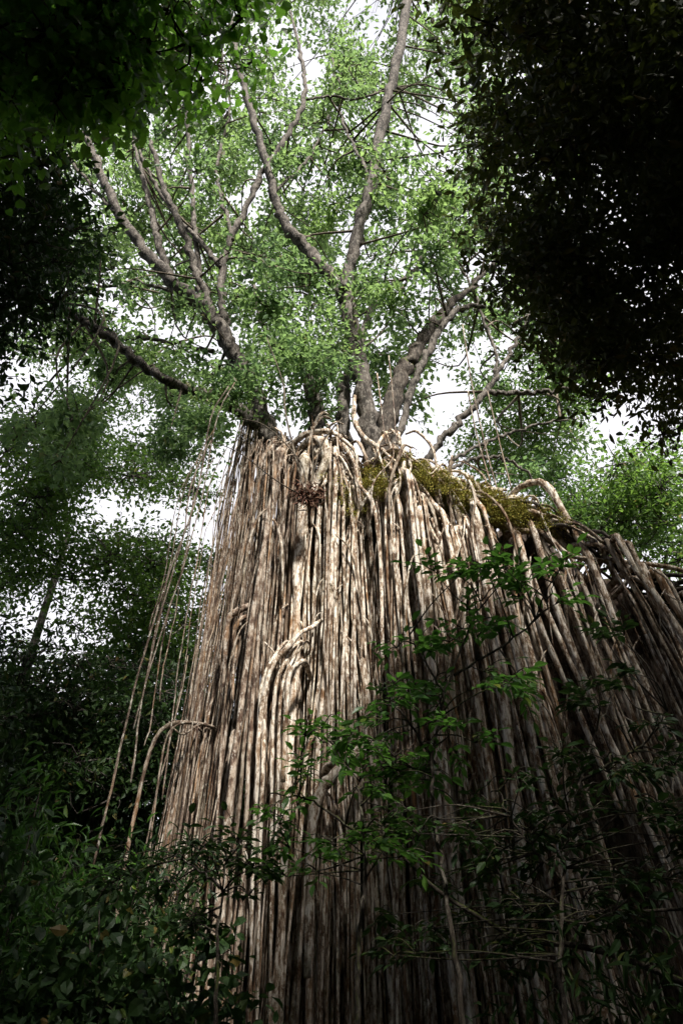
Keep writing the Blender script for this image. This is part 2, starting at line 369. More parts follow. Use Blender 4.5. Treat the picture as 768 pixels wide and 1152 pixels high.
# thin links crossing between neighbouring roots
for _ in range(110):
    x = R.uniform(-1.5, 5.5); Y, Z = crest(x); z = R.uniform(.25, .95) * Z; L_ = R.uniform(.25, .9); s = R.choice([-1, 1])
    y = Y + bundle(x) - .35 * (1 - z / Z) - .12; lx = lean(x) * (1 - z / Z)
    pts = [[x + lx, y, z], [x + lx + s * L_ * .35, y - .05, z - L_ * .5], [x + lx + s * L_ * .55, y, z - L_ * 1.6], [x + lx + s * L_ * .6, y + .1, z - L_ * 3]]
    P = resample(pts, 14); tube(small, P, root_rad(P, R.uniform(.012, .035)), 6, .2)
fused_mb.build('fused_roots', M_root, fig, origin=FIG0)['kind'] = 'stuff'
o = small.build('root_curtain', M_root, fig, origin=FIG0); o['kind'] = 'stuff'; o['label'] = 'dense mass of thin cream and brown aerial roots'
o = fine.build('thin_root_curtain', M_rootL, fig, origin=FIG0); o['kind'] = 'stuff'; o['label'] = 'grey brown thin roots hanging at the left edge of the curtain'

def pxroot(pts, w, name='aerial_root', mat=M_root, sides=9, rough=.25, n=None, label=None, parent=fig, mbx=None):
    pts = [(a, b_, c + .32) for a, b_, c in pts]; w = list(w)
    W = np.array([atY(*p) for p in pts])
    if mbx is None: W = np.vstack([W[0] + (W[0] - W[1]) * .35 + [0, .6, .05], W]); w = [w[0]] + w
    n = n or 7 * len(pts); P = resample(W, n)
    rad = rs1([prad(W[k], w[k]) for k in range(len(W))], n) * (1 + .05 * R.randn(n))
    m = mbx or MB(); tube(m, P, rad, sides, rough)
    if mbx is None:
        o = m.build(name, mat, parent, origin=tuple(P[0]))
        if label: o['label'] = label
        return o, P
    return None, P

# crest roots: gnarled, over the top, woven and running off to the right
crestw = MB(); crestd = MB()
for k in range(80):
    x = R.choice([R.uniform(.3, 3.5), R.uniform(3.2, 7.2)]); Y, Z = crest(x); n = 6; dx = R.uniform(.25, .5); pts = []
    for q in range(n):
        xx = x + dx * q; yy, z = crest(min(xx, X1)); pts.append([xx, yy + R.uniform(-.25, .5), z - .1 + R.uniform(-.35, .15)])
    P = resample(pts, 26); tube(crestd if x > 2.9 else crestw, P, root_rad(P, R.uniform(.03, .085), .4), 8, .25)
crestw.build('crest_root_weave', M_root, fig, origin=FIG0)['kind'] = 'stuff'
crestd.build('shaded_crest_root_weave', M_dark, fig, origin=FIG0)['kind'] = 'stuff'  # right end of the weave: canopy shade put into a darker bark
for pts, w in (
    ([(585, 548, 9.9), (612, 545, 9.6), (640, 588, 9.4), (668, 640, 9.2), (700, 720, 9.0), (740, 800, 8.9), (790, 890, 8.8)], [12, 13, 13, 12, 11, 10, 9]),
    ([(580, 560, 9.8), (600, 598, 9.4), (628, 690, 9.2), (668, 790, 9.1), (715, 900, 9.0), (770, 1020, 8.9)], [10, 12, 12, 12, 11, 10]),
    ([(575, 600, 9.7), (610, 600, 9.4), (642, 625, 9.3), (700, 632, 9.2), (760, 640, 9.1), (820, 665, 9.1)], [14, 12, 10, 10, 11, 12]),
    ([(700, 660, 9.2), (712, 650, 9.1), (735, 665, 9.0), (752, 700, 8.9), (775, 760, 8.8), (815, 880, 8.7)], [10, 11, 11, 10, 10, 9]),
    ([(560, 590, 9.8), (578, 596, 9.5), (592, 640, 9.4), (606, 700, 9.3), (650, 800, 9.2), (700, 920, 9.1)], [12, 13, 12, 11, 10, 9]),
    ([(446, 512, 10.1), (452, 520, 9.8), (458, 580, 9.6), (470, 680, 9.5), (488, 800, 9.4), (505, 930, 9.3), (520, 1100, 9.2)], [11, 12, 12, 11, 11, 10, 10]),
    ([(500, 530, 10.0), (508, 540, 9.7), (520, 600, 9.5), (548, 700, 9.4), (580, 820, 9.3), (612, 960, 9.2)], [10, 12, 12, 12, 11, 10]),
):
    pxroot(pts, [q * .72 for q in w])
# big feature roots on the face
pxroot([(362, 698, 9.95), (350, 706, 9.6), (338, 712, 9.45), (325, 727, 9.4), (312, 740, 9.4), (302, 760, 9.35), (295, 795, 9.35), (291, 830, 9.3), (289, 880, 9.3), (285, 960, 9.25), (282, 1100, 9.2), (280, 1200, 9.2)], [4, 6, 6, 7, 8, 7, 8, 7, 7, 6, 5, 5], 'diagonal_root', label='whitish thick root bending out from the curtain')
for dx, w in ((-9, 5), (7, 6), (14, 4), (-3, 6)):
    pxroot([(330 + dx, 722, 9.75), (314 + dx, 745, 9.5), (303 + dx, 775, 9.42), (299 + dx, 850, 9.4), (296 + dx * 1.3, 980, 9.3), (293 + dx * 1.5, 1180, 9.2)], [w * .7, w, w, w, w * .8, w * .7], 'diagonal_root')
pxroot([(345, 748, 9.6), (338, 745, 9.35), (325, 760, 9.3), (322, 800, 9.3), (318, 880, 9.3)], [7, 8, 8, 7, 6], 'diagonal_root')
pxroot([(372, 860, 9.4), (400, 845, 9.2), (424, 835, 9.3)], [12, 12, 9], 'diagonal_root')
pxroot([(424, 835, 9.3), (385, 862, 9.1), (362, 890, 9.1), (350, 940, 9.1), (346, 1100, 9.0)], [8, 13, 14, 12, 11], 'diagonal_root')
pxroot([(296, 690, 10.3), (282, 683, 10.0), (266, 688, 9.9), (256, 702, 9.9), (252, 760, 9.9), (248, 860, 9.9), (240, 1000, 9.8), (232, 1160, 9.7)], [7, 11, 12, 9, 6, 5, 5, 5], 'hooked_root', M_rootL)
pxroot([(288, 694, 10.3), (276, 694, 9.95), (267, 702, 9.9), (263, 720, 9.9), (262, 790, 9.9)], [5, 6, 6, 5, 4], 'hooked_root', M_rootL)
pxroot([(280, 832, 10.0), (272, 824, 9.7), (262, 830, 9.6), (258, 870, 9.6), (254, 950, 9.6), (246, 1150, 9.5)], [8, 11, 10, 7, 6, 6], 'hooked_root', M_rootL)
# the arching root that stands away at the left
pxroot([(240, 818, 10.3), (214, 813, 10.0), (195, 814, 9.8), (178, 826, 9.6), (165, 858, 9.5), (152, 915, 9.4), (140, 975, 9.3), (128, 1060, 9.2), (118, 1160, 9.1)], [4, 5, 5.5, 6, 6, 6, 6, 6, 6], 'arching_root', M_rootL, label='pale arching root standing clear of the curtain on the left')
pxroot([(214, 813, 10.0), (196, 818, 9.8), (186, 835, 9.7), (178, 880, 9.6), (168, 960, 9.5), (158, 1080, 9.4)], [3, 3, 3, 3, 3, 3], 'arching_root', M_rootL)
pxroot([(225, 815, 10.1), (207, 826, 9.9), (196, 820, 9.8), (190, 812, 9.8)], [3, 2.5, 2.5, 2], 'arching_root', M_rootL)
# roots twining over the upper trunk
for pts, w in (
    ([(400, 440, 10.5), (398, 470, 10.2), (410, 492, 9.9), (440, 512, 9.8), (470, 528, 9.8)], [5, 7, 6, 5, 4]),
    ([(385, 500, 10.0), (398, 520, 9.8), (404, 545, 9.7), (420, 570, 9.6), (428, 640, 9.6), (430, 760, 9.5)], [5, 5, 5, 5, 5, 5]),
    ([(340, 505, 10.2), (352, 494, 9.9), (364, 500, 9.85), (366, 520, 9.85), (358, 540, 9.9), (350, 560, 9.9)], [8, 11, 13, 12, 10, 7]),
    ([(320, 520, 10.4), (330, 500, 10.1), (345, 488, 10.0), (372, 486, 10.0), (390, 498, 10.0)], [7, 9, 10, 8, 6]),
    ([(470, 545, 9.9), (480, 560, 9.6), (500, 585, 9.5), (512, 640, 9.45), (530, 740, 9.4)], [7, 9, 9, 8, 8]),
):
    pxroot(pts, w, 'twining_root')

# free hanging strands
HANG = [([(238, 470), (222, 560), (190, 660), (160, 760), (135, 870), (112, 975)], 3.2, 8.8), ([(246, 465), (232, 540), (205, 640), (178, 720), (150, 820)], 2.6, 9.0),
        ([(215, 540), (205, 600), (180, 690), (160, 790), (148, 880)], 3.0, 8.6), ([(210, 545), (190, 640), (172, 720), (166, 760)], 2.2, 8.9),
        ([(222, 520), (210, 620), (186, 700), (170, 800), (160, 840)], 2.0, 9.2), ([(200, 560), (186, 650), (168, 710)], 2.0, 8.7),
        ([(236, 545), (222, 640), (205, 760), (190, 900)], 2.2, 9.6), ([(232, 600), (216, 700), (200, 800)], 1.6, 9.5), ([(244, 560), (236, 680), (222, 800), (205, 960)], 2.0, 9.9),
        ([(250, 540), (240, 660), (226, 780), (214, 900), (200, 1020)], 2.4, 10.2), ([(219, 560), (204, 660), (190, 730), (182, 790)], 2.0, 8.9)]
for pts, w, Y in HANG:
    top = atY(*pts[0], Y); W = np.array([atY(px, py, Y - .25 * i_) for i_, (px, py) in enumerate(pts)])
    W = np.vstack([top + np.array([.15, .3, 1.2]), W]); P = resample(W, 30); P[2:, :2] += np.cumsum(R.randn(28, 2) * .006, 0)
    m = MB(); tube(m, P, np.full(30, prad(W[2], w * .68)) * (1 + .08 * R.randn(30)), 6, .15); m.build('hanging_root', M_hang, fig, origin=tuple(P[0]))
for pts, Y in (([(520, 365), (530, 430), (545, 500), (560, 555)], 9.9), ([(526, 440), (536, 490), (552, 545)], 9.8), ([(548, 440), (562, 500), (575, 550)], 9.8), ([(424, 420), (430, 470), (434, 500)], 9.5), ([(437, 400), (442, 450), (446, 500)], 9.5)):
    W = np.array([atY(*p, Y) for p in pts]); P = resample(W, 16); m = MB(); tube(m, P, np.full(16, prad(W[0], 1.5)), 5); m.build('hanging_root', M_hang, fig, origin=tuple(P[0]))

# ---- limbs
LIMBS = [  # (points px,py,Y), widths
    ([(424, 540, 10.9), (412, 460, 10.8), (400, 390, 10.6), (386, 325, 10.3)], [36, 28, 24, 22]),
    ([(386, 330, 10.3), (400, 270, 10.1), (418, 205, 9.9), (432, 130, 9.6), (449, 55, 9.3), (462, -30, 9.0), (470, -120, 8.6)], [21, 19, 17, 16, 15, 14, 9]),
    ([(387, 330, 10.3), (352, 288, 10.3), (322, 255, 10.3), (308, 215, 10.2), (290, 150, 10.1), (268, 75, 10.0), (255, -10, 9.8)], [20, 18, 15, 12, 11, 9, 6]),
    ([(320, 540, 11.2), (290, 455, 11.0), (262, 395, 10.8), (232, 350, 10.6), (190, 312, 10.4), (150, 265, 10.2), (122, 215, 10.0), (95, 150, 9.8)], [38, 30, 25, 21, 18, 15, 13, 10]),
    ([(262, 398, 10.8), (250, 352, 10.7), (251, 300, 10.6), (262, 262, 10.5), (295, 195, 10.3), (322, 155, 10.1), (342, 110, 10.0), (338, 60, 9.9), (325, 10, 9.8)], [20, 14, 12, 9, 9, 8, 7, 5, 3]),
    ([(240, 355, 10.6), (222, 310, 10.4), (206, 262, 10.2), (186, 215, 10.0), (170, 160, 9.8)], [13, 11, 11, 10, 7]),
    ([(225, 345, 11.0), (223, 290, 11.0), (216, 220, 11.0), (210, 140, 11.0), (205, 60, 10.9)], [10, 9, 8, 7, 5]),
    ([(250, 302, 10.6), (225, 272, 10.8), (195, 238, 11.0), (170, 200, 11.1), (150, 150, 11.2)], [9, 8, 7, 6, 4]),
    ([(190, 312, 10.4), (178, 270, 10.5), (165, 212, 10.6), (150, 160, 10.7)], [11, 10, 9, 5]),
    ([(330, 520, 11.0), (290, 478, 10.9), (258, 455, 10.7), (228, 443, 10.5), (192, 430, 10.2), (150, 402, 9.9), (112, 372, 9.7), (78, 350, 9.5), (30, 320, 9.2)], [26, 25, 22, 19, 17, 15, 13, 11, 8]),
    ([(426, 560, 11.0), (432, 490, 10.9), (448, 430, 10.9), (470, 390, 11.0), (500, 350, 11.2), (530, 322, 11.4), (560, 290, 11.6)], [34, 30, 25, 20, 13, 9, 6]),
    ([(440, 520, 10.7), (462, 440, 10.7), (482, 395, 10.8), (510, 352, 11.0), (545, 345, 11.2)], [12, 11, 11, 9, 6]),
    ([(470, 545, 10.8), (488, 505, 10.9), (520, 470, 11.0), (548, 438, 11.1), (572, 400, 11.3), (596, 352, 11.5), (620, 300, 11.8)], [14, 12, 11, 10, 7, 5, 4]),
    ([(546, 440, 11.1), (575, 443, 11.1), (607, 442, 11.0), (650, 435, 10.9)], [8, 7, 6, 4]),
    ([(556, 428, 11.2), (556, 395, 11.4), (540, 350, 11.6), (520, 300, 11.8)], [6, 5, 4, 3]),
    ([(350, 520, 10.9), (356, 470, 10.8), (350, 440, 10.7), (335, 405, 10.8), (300, 375, 11.0), (285, 320, 11.4)], [26, 24, 20, 12, 9, 6]),
    ([(390, 500, 11.2), (385, 450, 11.2), (392, 415, 11.3), (430, 330, 11.8), (470, 300, 12.2), (490, 240, 12.5)], [22, 20, 14, 8, 7, 5]),
    ([(262, 270, 10.5), (245, 190, 11.5), (258, 120, 11.8), (250, 60, 12)], [6, 5, 4, 3]),
    ([(345, 112, 10.0), (370, 108, 10.2), (400, 112, 10.4), (430, 100, 10.6)], [4, 4, 3, 2]),
    ([(500, 530, 10.6), (540, 515, 10.8), (575, 518, 10.9), (610, 548, 10.9)], [6, 5, 4, 3]),
    ([(505, 520, 11.0), (550, 495, 11.4), (600, 480, 11.8), (650, 470, 12)], [6, 5, 4, 3]),
    ([(240, 395, 11.3), (190, 385, 11.5), (140, 380, 11.8), (90, 392, 12)], [7, 6, 5, 3]),
    ([(200, 330, 11.2), (150, 318, 11.5), (100, 330, 12), (60, 345, 12.3)], [6, 5, 4, 3]),
    ([(130, 240, 10.1), (100, 205, 10.3), (60, 160, 10.5), (20, 130, 10.6)], [7, 6, 5, 3]),
    ([(420, 205, 9.9), (400, 170, 10.3), (380, 120, 10.8), (372, 60, 11.2)], [6, 5, 4, 3]),
    ([(310, 215, 10.2), (345, 180, 10.8), (370, 130, 11.4), (388, 70, 12)], [5, 4, 4, 3]),
]
limbs = []
for pts, w in LIMBS:
    W = np.array([atY(*p) for p in pts]); n = 9 * len(pts); P = resample(W, n)
    P[3:-1] += R.randn(n - 4, 3) * .03
    rad = rs1([.88 * prad(W[k], w[k]) for k in range(len(W))], n) * (1 + .06 * R.randn(n))
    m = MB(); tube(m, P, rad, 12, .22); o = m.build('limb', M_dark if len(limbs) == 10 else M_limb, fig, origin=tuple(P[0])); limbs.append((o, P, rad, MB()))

# ---- crown: clumps with sky gaps, each carried by a branch from the nearest limb
HOLES = [(335, 60, 26, 55), (492, 92, 26, 55), (470, 20, 30, 20), (62, 432, 60, 26), (118, 572, 62, 38), (250, 395, 26, 14), (683, 490, 40, 32), (572, 372, 22, 18), (465, 350, 16, 16),
         (22, 440, 36, 22), (160, 478, 44, 18), (300, 205, 14, 18), (460, 205, 20, 50), (478, 270, 14, 20), (200, 385, 40, 12), (395, 30, 20, 18), (120, 330, 30, 12), (250, 470, 8, 30), (375, 200, 12, 25), (560, 470, 18, 14), (640, 520, 20, 20), (85, 612, 34, 20), (30, 690, 16, 26)]
def hole(px, py, k=1.0):
    return any(((px - a) / (c * k)) ** 2 + ((py - b_) / (d * k)) ** 2 < 1 for a, b_, c, d in HOLES)
crown = MB(); cl = []
tries = 0
LP = np.concatenate([np.array([[*topix(p), p[1], max(5, r_ * FPX / depth(p))] for p in P[::2]]) for o, P, rad, m in limbs[:15] for r_ in [rad.mean()]])
while len(cl) < 410 and tries < 6000:
    tries += 1
    px, py = R.uniform(20, 660), R.uniform(-110, 545)
    if hole(px, py, R.uniform(.85, 1.15)): continue
    if px < 70 and py < 250: continue
    if px > 560 and py < 300 and R.rand() < .8: continue
    if py > 470 and 240 < px < 560: continue
    # sparser towards the edge of the crown
    if (px < 120 or py > 430) and R.rand() < .35: continue
    Y = R.uniform(9.0, 15.5)
    if 240 < px < 470 and 330 < py < 470: 
        Y = R.uniform(9.4, 12.5)
        if R.rand() < .25: continue
    c = atY(px, py, Y)
    near = LP[((LP[:, 0] - px) ** 2 + (LP[:, 1] - py) ** 2) < (28 + LP[:, 3]) ** 2]
    if len(near) and Y < near[:, 2].max() + .9: 
        if R.rand() < .93: Y = near[:, 2].max() + R.uniform(.9, 4.5)
    cl.append(atY(px, py, Y))
allP = np.concatenate([np.hstack([P, np.full((len(P), 1), k)]) for k, (o, P, r, m) in enumerate(limbs)])
for c in cl:
    d = np.linalg.norm(allP[:, :3] - c, axis=1) + np.abs(allP[:, 2] - c[2] + 1.5) * .3
    i_ = int(R.choice(np.where(d < d.min() * 1.35 + .3)[0])); k = int(allP[i_, 3]); a = allP[i_, :3]; L_ = np.linalg.norm(c - a)
    mid = (a + c) / 2 + R.randn(3) * L_ * .16 + np.array([0, 0, L_ * .05])
    tube(limbs[k][3], resample([a, mid, c], 9), np.linspace(min(.045, .018 + .009 * L_), .010, 9), 5, .1)
    dist = np.linalg.norm(c - CAM); r = R.uniform(.5, 1.15) * dist / 22
    clump(crown, limbs[k][3], c, r, int(R.uniform(9, 18)), 18, .11 + .0042 * dist, flat=.5, twig=.012, spread=.95)
for _ in range(18):
    c = atY(R.uniform(180, 430), R.uniform(300, 470), R.uniform(9.3, 10.8)); i_ = int(np.argmin(np.linalg.norm(allP[:, :3] - c, axis=1))); k = int(allP[i_, 3]); a = allP[i_, :3]
    tube(limbs[k][3], resample([a, (a + c) / 2 + [0, 0, .1], c], 7), np.linspace(.02, .008, 7), 4)
    clump(crown, limbs[k][3], c, R.uniform(.3, .6), 9, 12, .15, flat=.5, twig=.007, spread=1.1)
for o, P, r, m in limbs:
    if m.n:
        b_ = m.build('twigs', M_twig, None, origin=tuple(P[0])); b_['kind'] = 'stuff'; b_.parent = o; b_.location = (0, 0, 0)
for px, py, n_ in ((225, 478, 5), (250, 462, 5), (235, 505, 4), (190, 480, 3), (275, 440, 5), (300, 430, 4), (330, 420, 4), (205, 515, 3)):
    for _ in range(n_):
        c = atY(px + R.randn() * 14, py + R.randn() * 12, R.uniform(9.6, 10.6)); a = limbs[9][1][R.randint(26, 44)]
        tube(limbs[9][3], resample([a, (a + c) / 2 + [0, 0, .15], c], 7), np.linspace(.02, .007, 7), 4); clump(crown, limbs[9][3], c, R.uniform(.2, .45), 8, 10, .13, flat=.6, twig=.006, spread=1.1)
crown.build('crown', M_fig, fig, smooth=False, origin=FIG0)

# ---- moss cushions on the crest
def moss(pxs, Y, n, spread, lab=None):
    m = MB(); c = atY(*pxs, Y); k = n
    pos = c + R.randn(k, 3) * np.array([spread, .22, .12]) 
    for q in range(k):
        x = pos[q, 0]; yy, z = crest(x); pos[q, 1] = yy + R.uniform(-.42, .25); pos[q, 2] = z + R.uniform(-.45, .14) + (c[2] - crest(c[0])[1]) * .8
    big_ = np.repeat(pos, 110, 0) + R.randn(k * 110, 3) * np.repeat(R.uniform(.025, .075, k), 110)[:, None]; d = R.randn(k * 110, 3); d[:, 2] += .3
    leaves(m, big_, d, R.uniform(.014, .036, k * 110), LEAF_S)
    m.build('moss_patch', M_moss, fig, smooth=True, origin=tuple(c))
moss((548, 560), 9.7, 170, .5); moss((500, 548), 9.8, 130, .35); moss((430, 545), 9.8, 80, .22); moss((395, 565), 9.8, 26, .3); moss((468, 528), 9.9, 30, .2); moss((580, 572), 9.6, 50, .3)

# ================================================================== other plants
def tree_at(name, label, base, cents, rads, leaf, mat, bark, tr, tips=12, per=12, tpl=LEAF_S, flat=.6, group=None, fork=.55, cat='tree', lname='crown', twig=.008, droop=.25, lean_=(0, 0), nl=9):
    """a tree whose crown is the given clumps (world points); trunk and limbs grow to them"""
    base = np.asarray(base, float); cents = np.asarray(cents); t = thing(name, label, cat, tuple(base), group)
    top = cents.mean(0); fk = base + (top - base) * fork; fk[:2] = base[:2] + (top[:2] - base[:2]) * .35
    m = MB(); P = resample([base - [0, 0, .2], base + (fk - base) * .5 + [R.randn() * .15, R.randn() * .15, 0], fk, fk + (top - fk) * .5], 22)
    rad = np.linspace(tr, tr * .45, 22); rad[:3] *= [1.5, 1.25, 1.1]; tube(m, P, rad, 12, .15)
    lm = MB(); order = np.argsort(np.linalg.norm(cents - fk, axis=1)); nodes = [p for p in P[10:]]; nr_ = [r_ for r_ in rad[10:]]
    for i_ in order:
        c = cents[i_]; A = np.array(nodes); d = np.linalg.norm(A - c, axis=1); j_ = int(np.argmin(d)); a = A[j_]; L_ = d[j_]
        mid = (a + c) / 2 + R.randn(3) * L_ * .12 + [0, 0, L_ * .1]; r0 = min(nr_[j_] * .8, .02 + L_ * .02 + tr * .12)
        S = resample([a, mid, c], 7); tube(m, S, np.linspace(r0, max(r0 * .4, .01), 7), 6, .1)
        for s, q in zip(S[2:], np.linspace(r0, r0 * .4, 7)[2:]): nodes.append(s); nr_.append(q)
        clump(lm, m, c, rads[i_], tips, per, leaf, tpl, flat, twig=twig, droop=droop)
    m.build('trunk', bark, t, origin=tuple(base)); lm.build(lname, mat, t, smooth=False, origin=tuple(base))
    return t

def blob(center, ext, n):
    p = R.randn(n, 3); p /= np.linalg.norm(p, axis=1)[:, None]; p *= R.rand(n, 1) ** .4
    return np.asarray(center) + p * np.asarray(ext)
def pxcl(region, n, r0, r1, polar=True, test=None):
    """clump centres seen inside ellipses (px,py,rx,ry,weight) at ranges r0..r1"""
    w = np.array([e[2] * e[3] * (e[4] if len(e) > 4 else 1) for e in region], float); w /= w.sum(); out_ = []
    while len(out_) < n:
        e = region[R.choice(len(region), p=w)]; a = R.rand() * 6.283; q = R.rand() ** .5
        px, py = e[0] + math.cos(a) * q * e[2], e[1] + math.sin(a) * q * e[3]
        if test and test(px, py): continue
        out_.append(atR(px, py, R.uniform(r0, r1)))
    return np.array(out_)

# top right: heavy dark leathery crown overhead
C = pxcl([(700, 60, 130, 130), (660, 200, 120, 140), (720, 330, 90, 140), (640, 330, 60, 70), (605, 90, 60, 90, .8), (565, 190, 40, 60, .6), (580, 290, 50, 50, .6), (745, 470, 40, 50, .6), (690, 400, 60, 50), (850, 200, 120, 260), (700, -120, 200, 90), (575, 20, 45, 50, .6), (570,-60,60,60)], 330, 7.0, 11.5)
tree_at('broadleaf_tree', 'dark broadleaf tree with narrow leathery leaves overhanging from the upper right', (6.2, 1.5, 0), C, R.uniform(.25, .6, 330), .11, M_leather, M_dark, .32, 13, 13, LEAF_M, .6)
# top left: heart-leaved branch and the black mass behind it
C = pxcl([(60, 50, 100, 80, 1.6), (190, 60, 110, 55, .8), (160, 130, 60, 60, .6), (250, 20, 70, 40, .8), (30, 100, 60, 40, 1.2), (-60, 60, 90, 160), (100, -100, 200, 80), (155, 160, 55, 45, .5)], 140, 5.6, 8.0)
tree_at('heart_leaved_tree', 'tree with hanging heart shaped green leaves reaching in from the upper left corner', (-4.4, 1.2, 0), C, R.uniform(.2, .36, 140), .070, M_heart, M_dark, .2, 11, 8, LEAF_H, .8, droop=.6)
C = pxcl([(30, 40, 80, 70), (-60, 60, 100, 130), (60, -100, 140, 80), (10, 90, 50, 30)], 150, 8.0, 11.0)
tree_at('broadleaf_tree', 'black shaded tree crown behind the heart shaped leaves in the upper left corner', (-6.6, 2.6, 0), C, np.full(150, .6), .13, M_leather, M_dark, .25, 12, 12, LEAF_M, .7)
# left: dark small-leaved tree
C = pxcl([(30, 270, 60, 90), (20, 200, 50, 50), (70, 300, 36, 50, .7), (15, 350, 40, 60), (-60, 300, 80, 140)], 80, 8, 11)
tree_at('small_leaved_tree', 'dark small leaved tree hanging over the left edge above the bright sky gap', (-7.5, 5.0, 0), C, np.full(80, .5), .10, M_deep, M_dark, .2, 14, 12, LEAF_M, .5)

# background trees, each its own crown shape (ellipses in view, range)
def hl(px, py): return hole(px, py, 1.0)
BT = [
    ('tall mid green tree with layered foliage rising behind the hanging roots at left', [(60, 500, 70, 60), (40, 580, 60, 60), (130, 640, 60, 40), (30, 650, 50, 60), (90, 590, 70, 50, .5)], 90, 17, 21, (-10.5, 15, 0), M_back, .15),
    ('leafy tree directly behind the left edge of the root curtain', [(190, 540, 50, 22), (200, 640, 50, 60), (160, 720, 70, 50), (210, 760, 40, 60), (150, 600, 60, 40, .5)], 95, 17, 21, (-6.0, 17, 0), M_back, .15),
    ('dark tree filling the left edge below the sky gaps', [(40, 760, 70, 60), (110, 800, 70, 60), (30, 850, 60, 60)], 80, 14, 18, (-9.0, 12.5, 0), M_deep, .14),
    ('bright green tree seen through the gap right of the mossy crest', [(700, 560, 60, 50), (650, 590, 50, 30), (740, 600, 50, 50), (730, 520, 40, 40, .7)], 70, 17, 21, (9.5, 17, 0), M_back, .15),
    ('pale green tree crown standing behind the thin right hand limbs', [(600, 490, 50, 50), (640, 450, 40, 50, .6), (560, 500, 40, 40), (610, 560, 50, 20)], 55, 22, 26, (7.0, 22, 0), M_back, .16),
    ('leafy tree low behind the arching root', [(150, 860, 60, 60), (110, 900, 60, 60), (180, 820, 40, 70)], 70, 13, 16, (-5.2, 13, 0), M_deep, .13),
    ('tree with yellow green top in the upper left gap', [(110, 480, 50, 40, .7), (150, 440, 50, 30, .6), (60, 400, 50, 26, .5), (170, 500, 40, 20, .6), (110, 520, 70, 20, .4)], 38, 24, 28, (-11.0, 22, 0), M_back, .17),
]
for lab, reg, n, r0, r1, base, mat, ls in BT:
    C = pxcl(reg, n, r0, r1, test=hl)
    tree_at('forest_tree', lab, base, C, R.uniform(.7, 1.3, n), ls, mat, M_limb, .28, 13, 13, group='forest trees around the fig', flat=.45, twig=.012)

# shrubs in the dark foreground
def shrub(label, base, h, spread, n, leaf, mat, tpl=LEAF_M, name='shrub', group='undergrowth shrubs', tips=6, per=7):
    base = np.asarray(base, float); t = thing(name, label, 'shrub', tuple(base), group); m = MB(); lm = MB()
    for k in range(n):
        a = R.rand() * 6.28; q = R.rand() ** .6; hh = h * R.uniform(.45, 1); e = base + [math.cos(a) * q * spread, math.sin(a) * q * spread, hh]
        S = resample([base - [0, 0, .1], base + (e - base) * [.3, .3, .55], e], 8); tube(m, S, np.linspace(.018, .005, 8), 5)
        for s in (4, 5, 6, 7):
            clump(lm, m, S[s], .22 * spread + .05, tips, per, leaf, tpl, .6, twig=.003, droop=.2, root=S[s])
    m.build('stem', M_dark, t, origin=tuple(base)); lm.build('foliage', mat, t, smooth=False, origin=tuple(base))
    return t
SH = [
    ('tall dark shrub at the lower left corner', (-3.3, 5.4), 3.3, 1.0, 26, .13), ('bright green shrub with pointed leaves below the arching root', (-2.9, 7.0), 3.6, .85, 22, .12),
    ('low dark shrub at the foot of the left roots', (-1.7, 6.4), 2.6, .75, 22, .11), ('dark shrub against the left edge of the view', (-5.2, 7.4), 5.2, 1.4, 36, .14),
    ('shrub growing between the left shrubs and the curtain', (-2.2, 8.6), 3.4, .7, 20, .12), ('shaded shrub at the bottom centre of the curtain', (-.7, 5.6), 2.0, .5, 12, .10),
    ('dark shrub in the lower right corner', (3.6, 5.0), 2.6, 1.1, 28, .12), ('shaded shrub beneath the bare fallen branch', (1.9, 4.8), 2.1, .8, 20, .11), ('leafy shrub at the right edge before the roots', (4.7, 6.6), 4.6, 1.0, 26, .12),
]
for q, (lab, (x, y), h, sp, n, lf) in enumerate(SH):
    shrub(lab, (x, y, 0), h, sp, n, lf, M_sap if 'bright' in lab else M_deep, (LEAF_M, LEAF_N, LEAF_W)[q % 3])

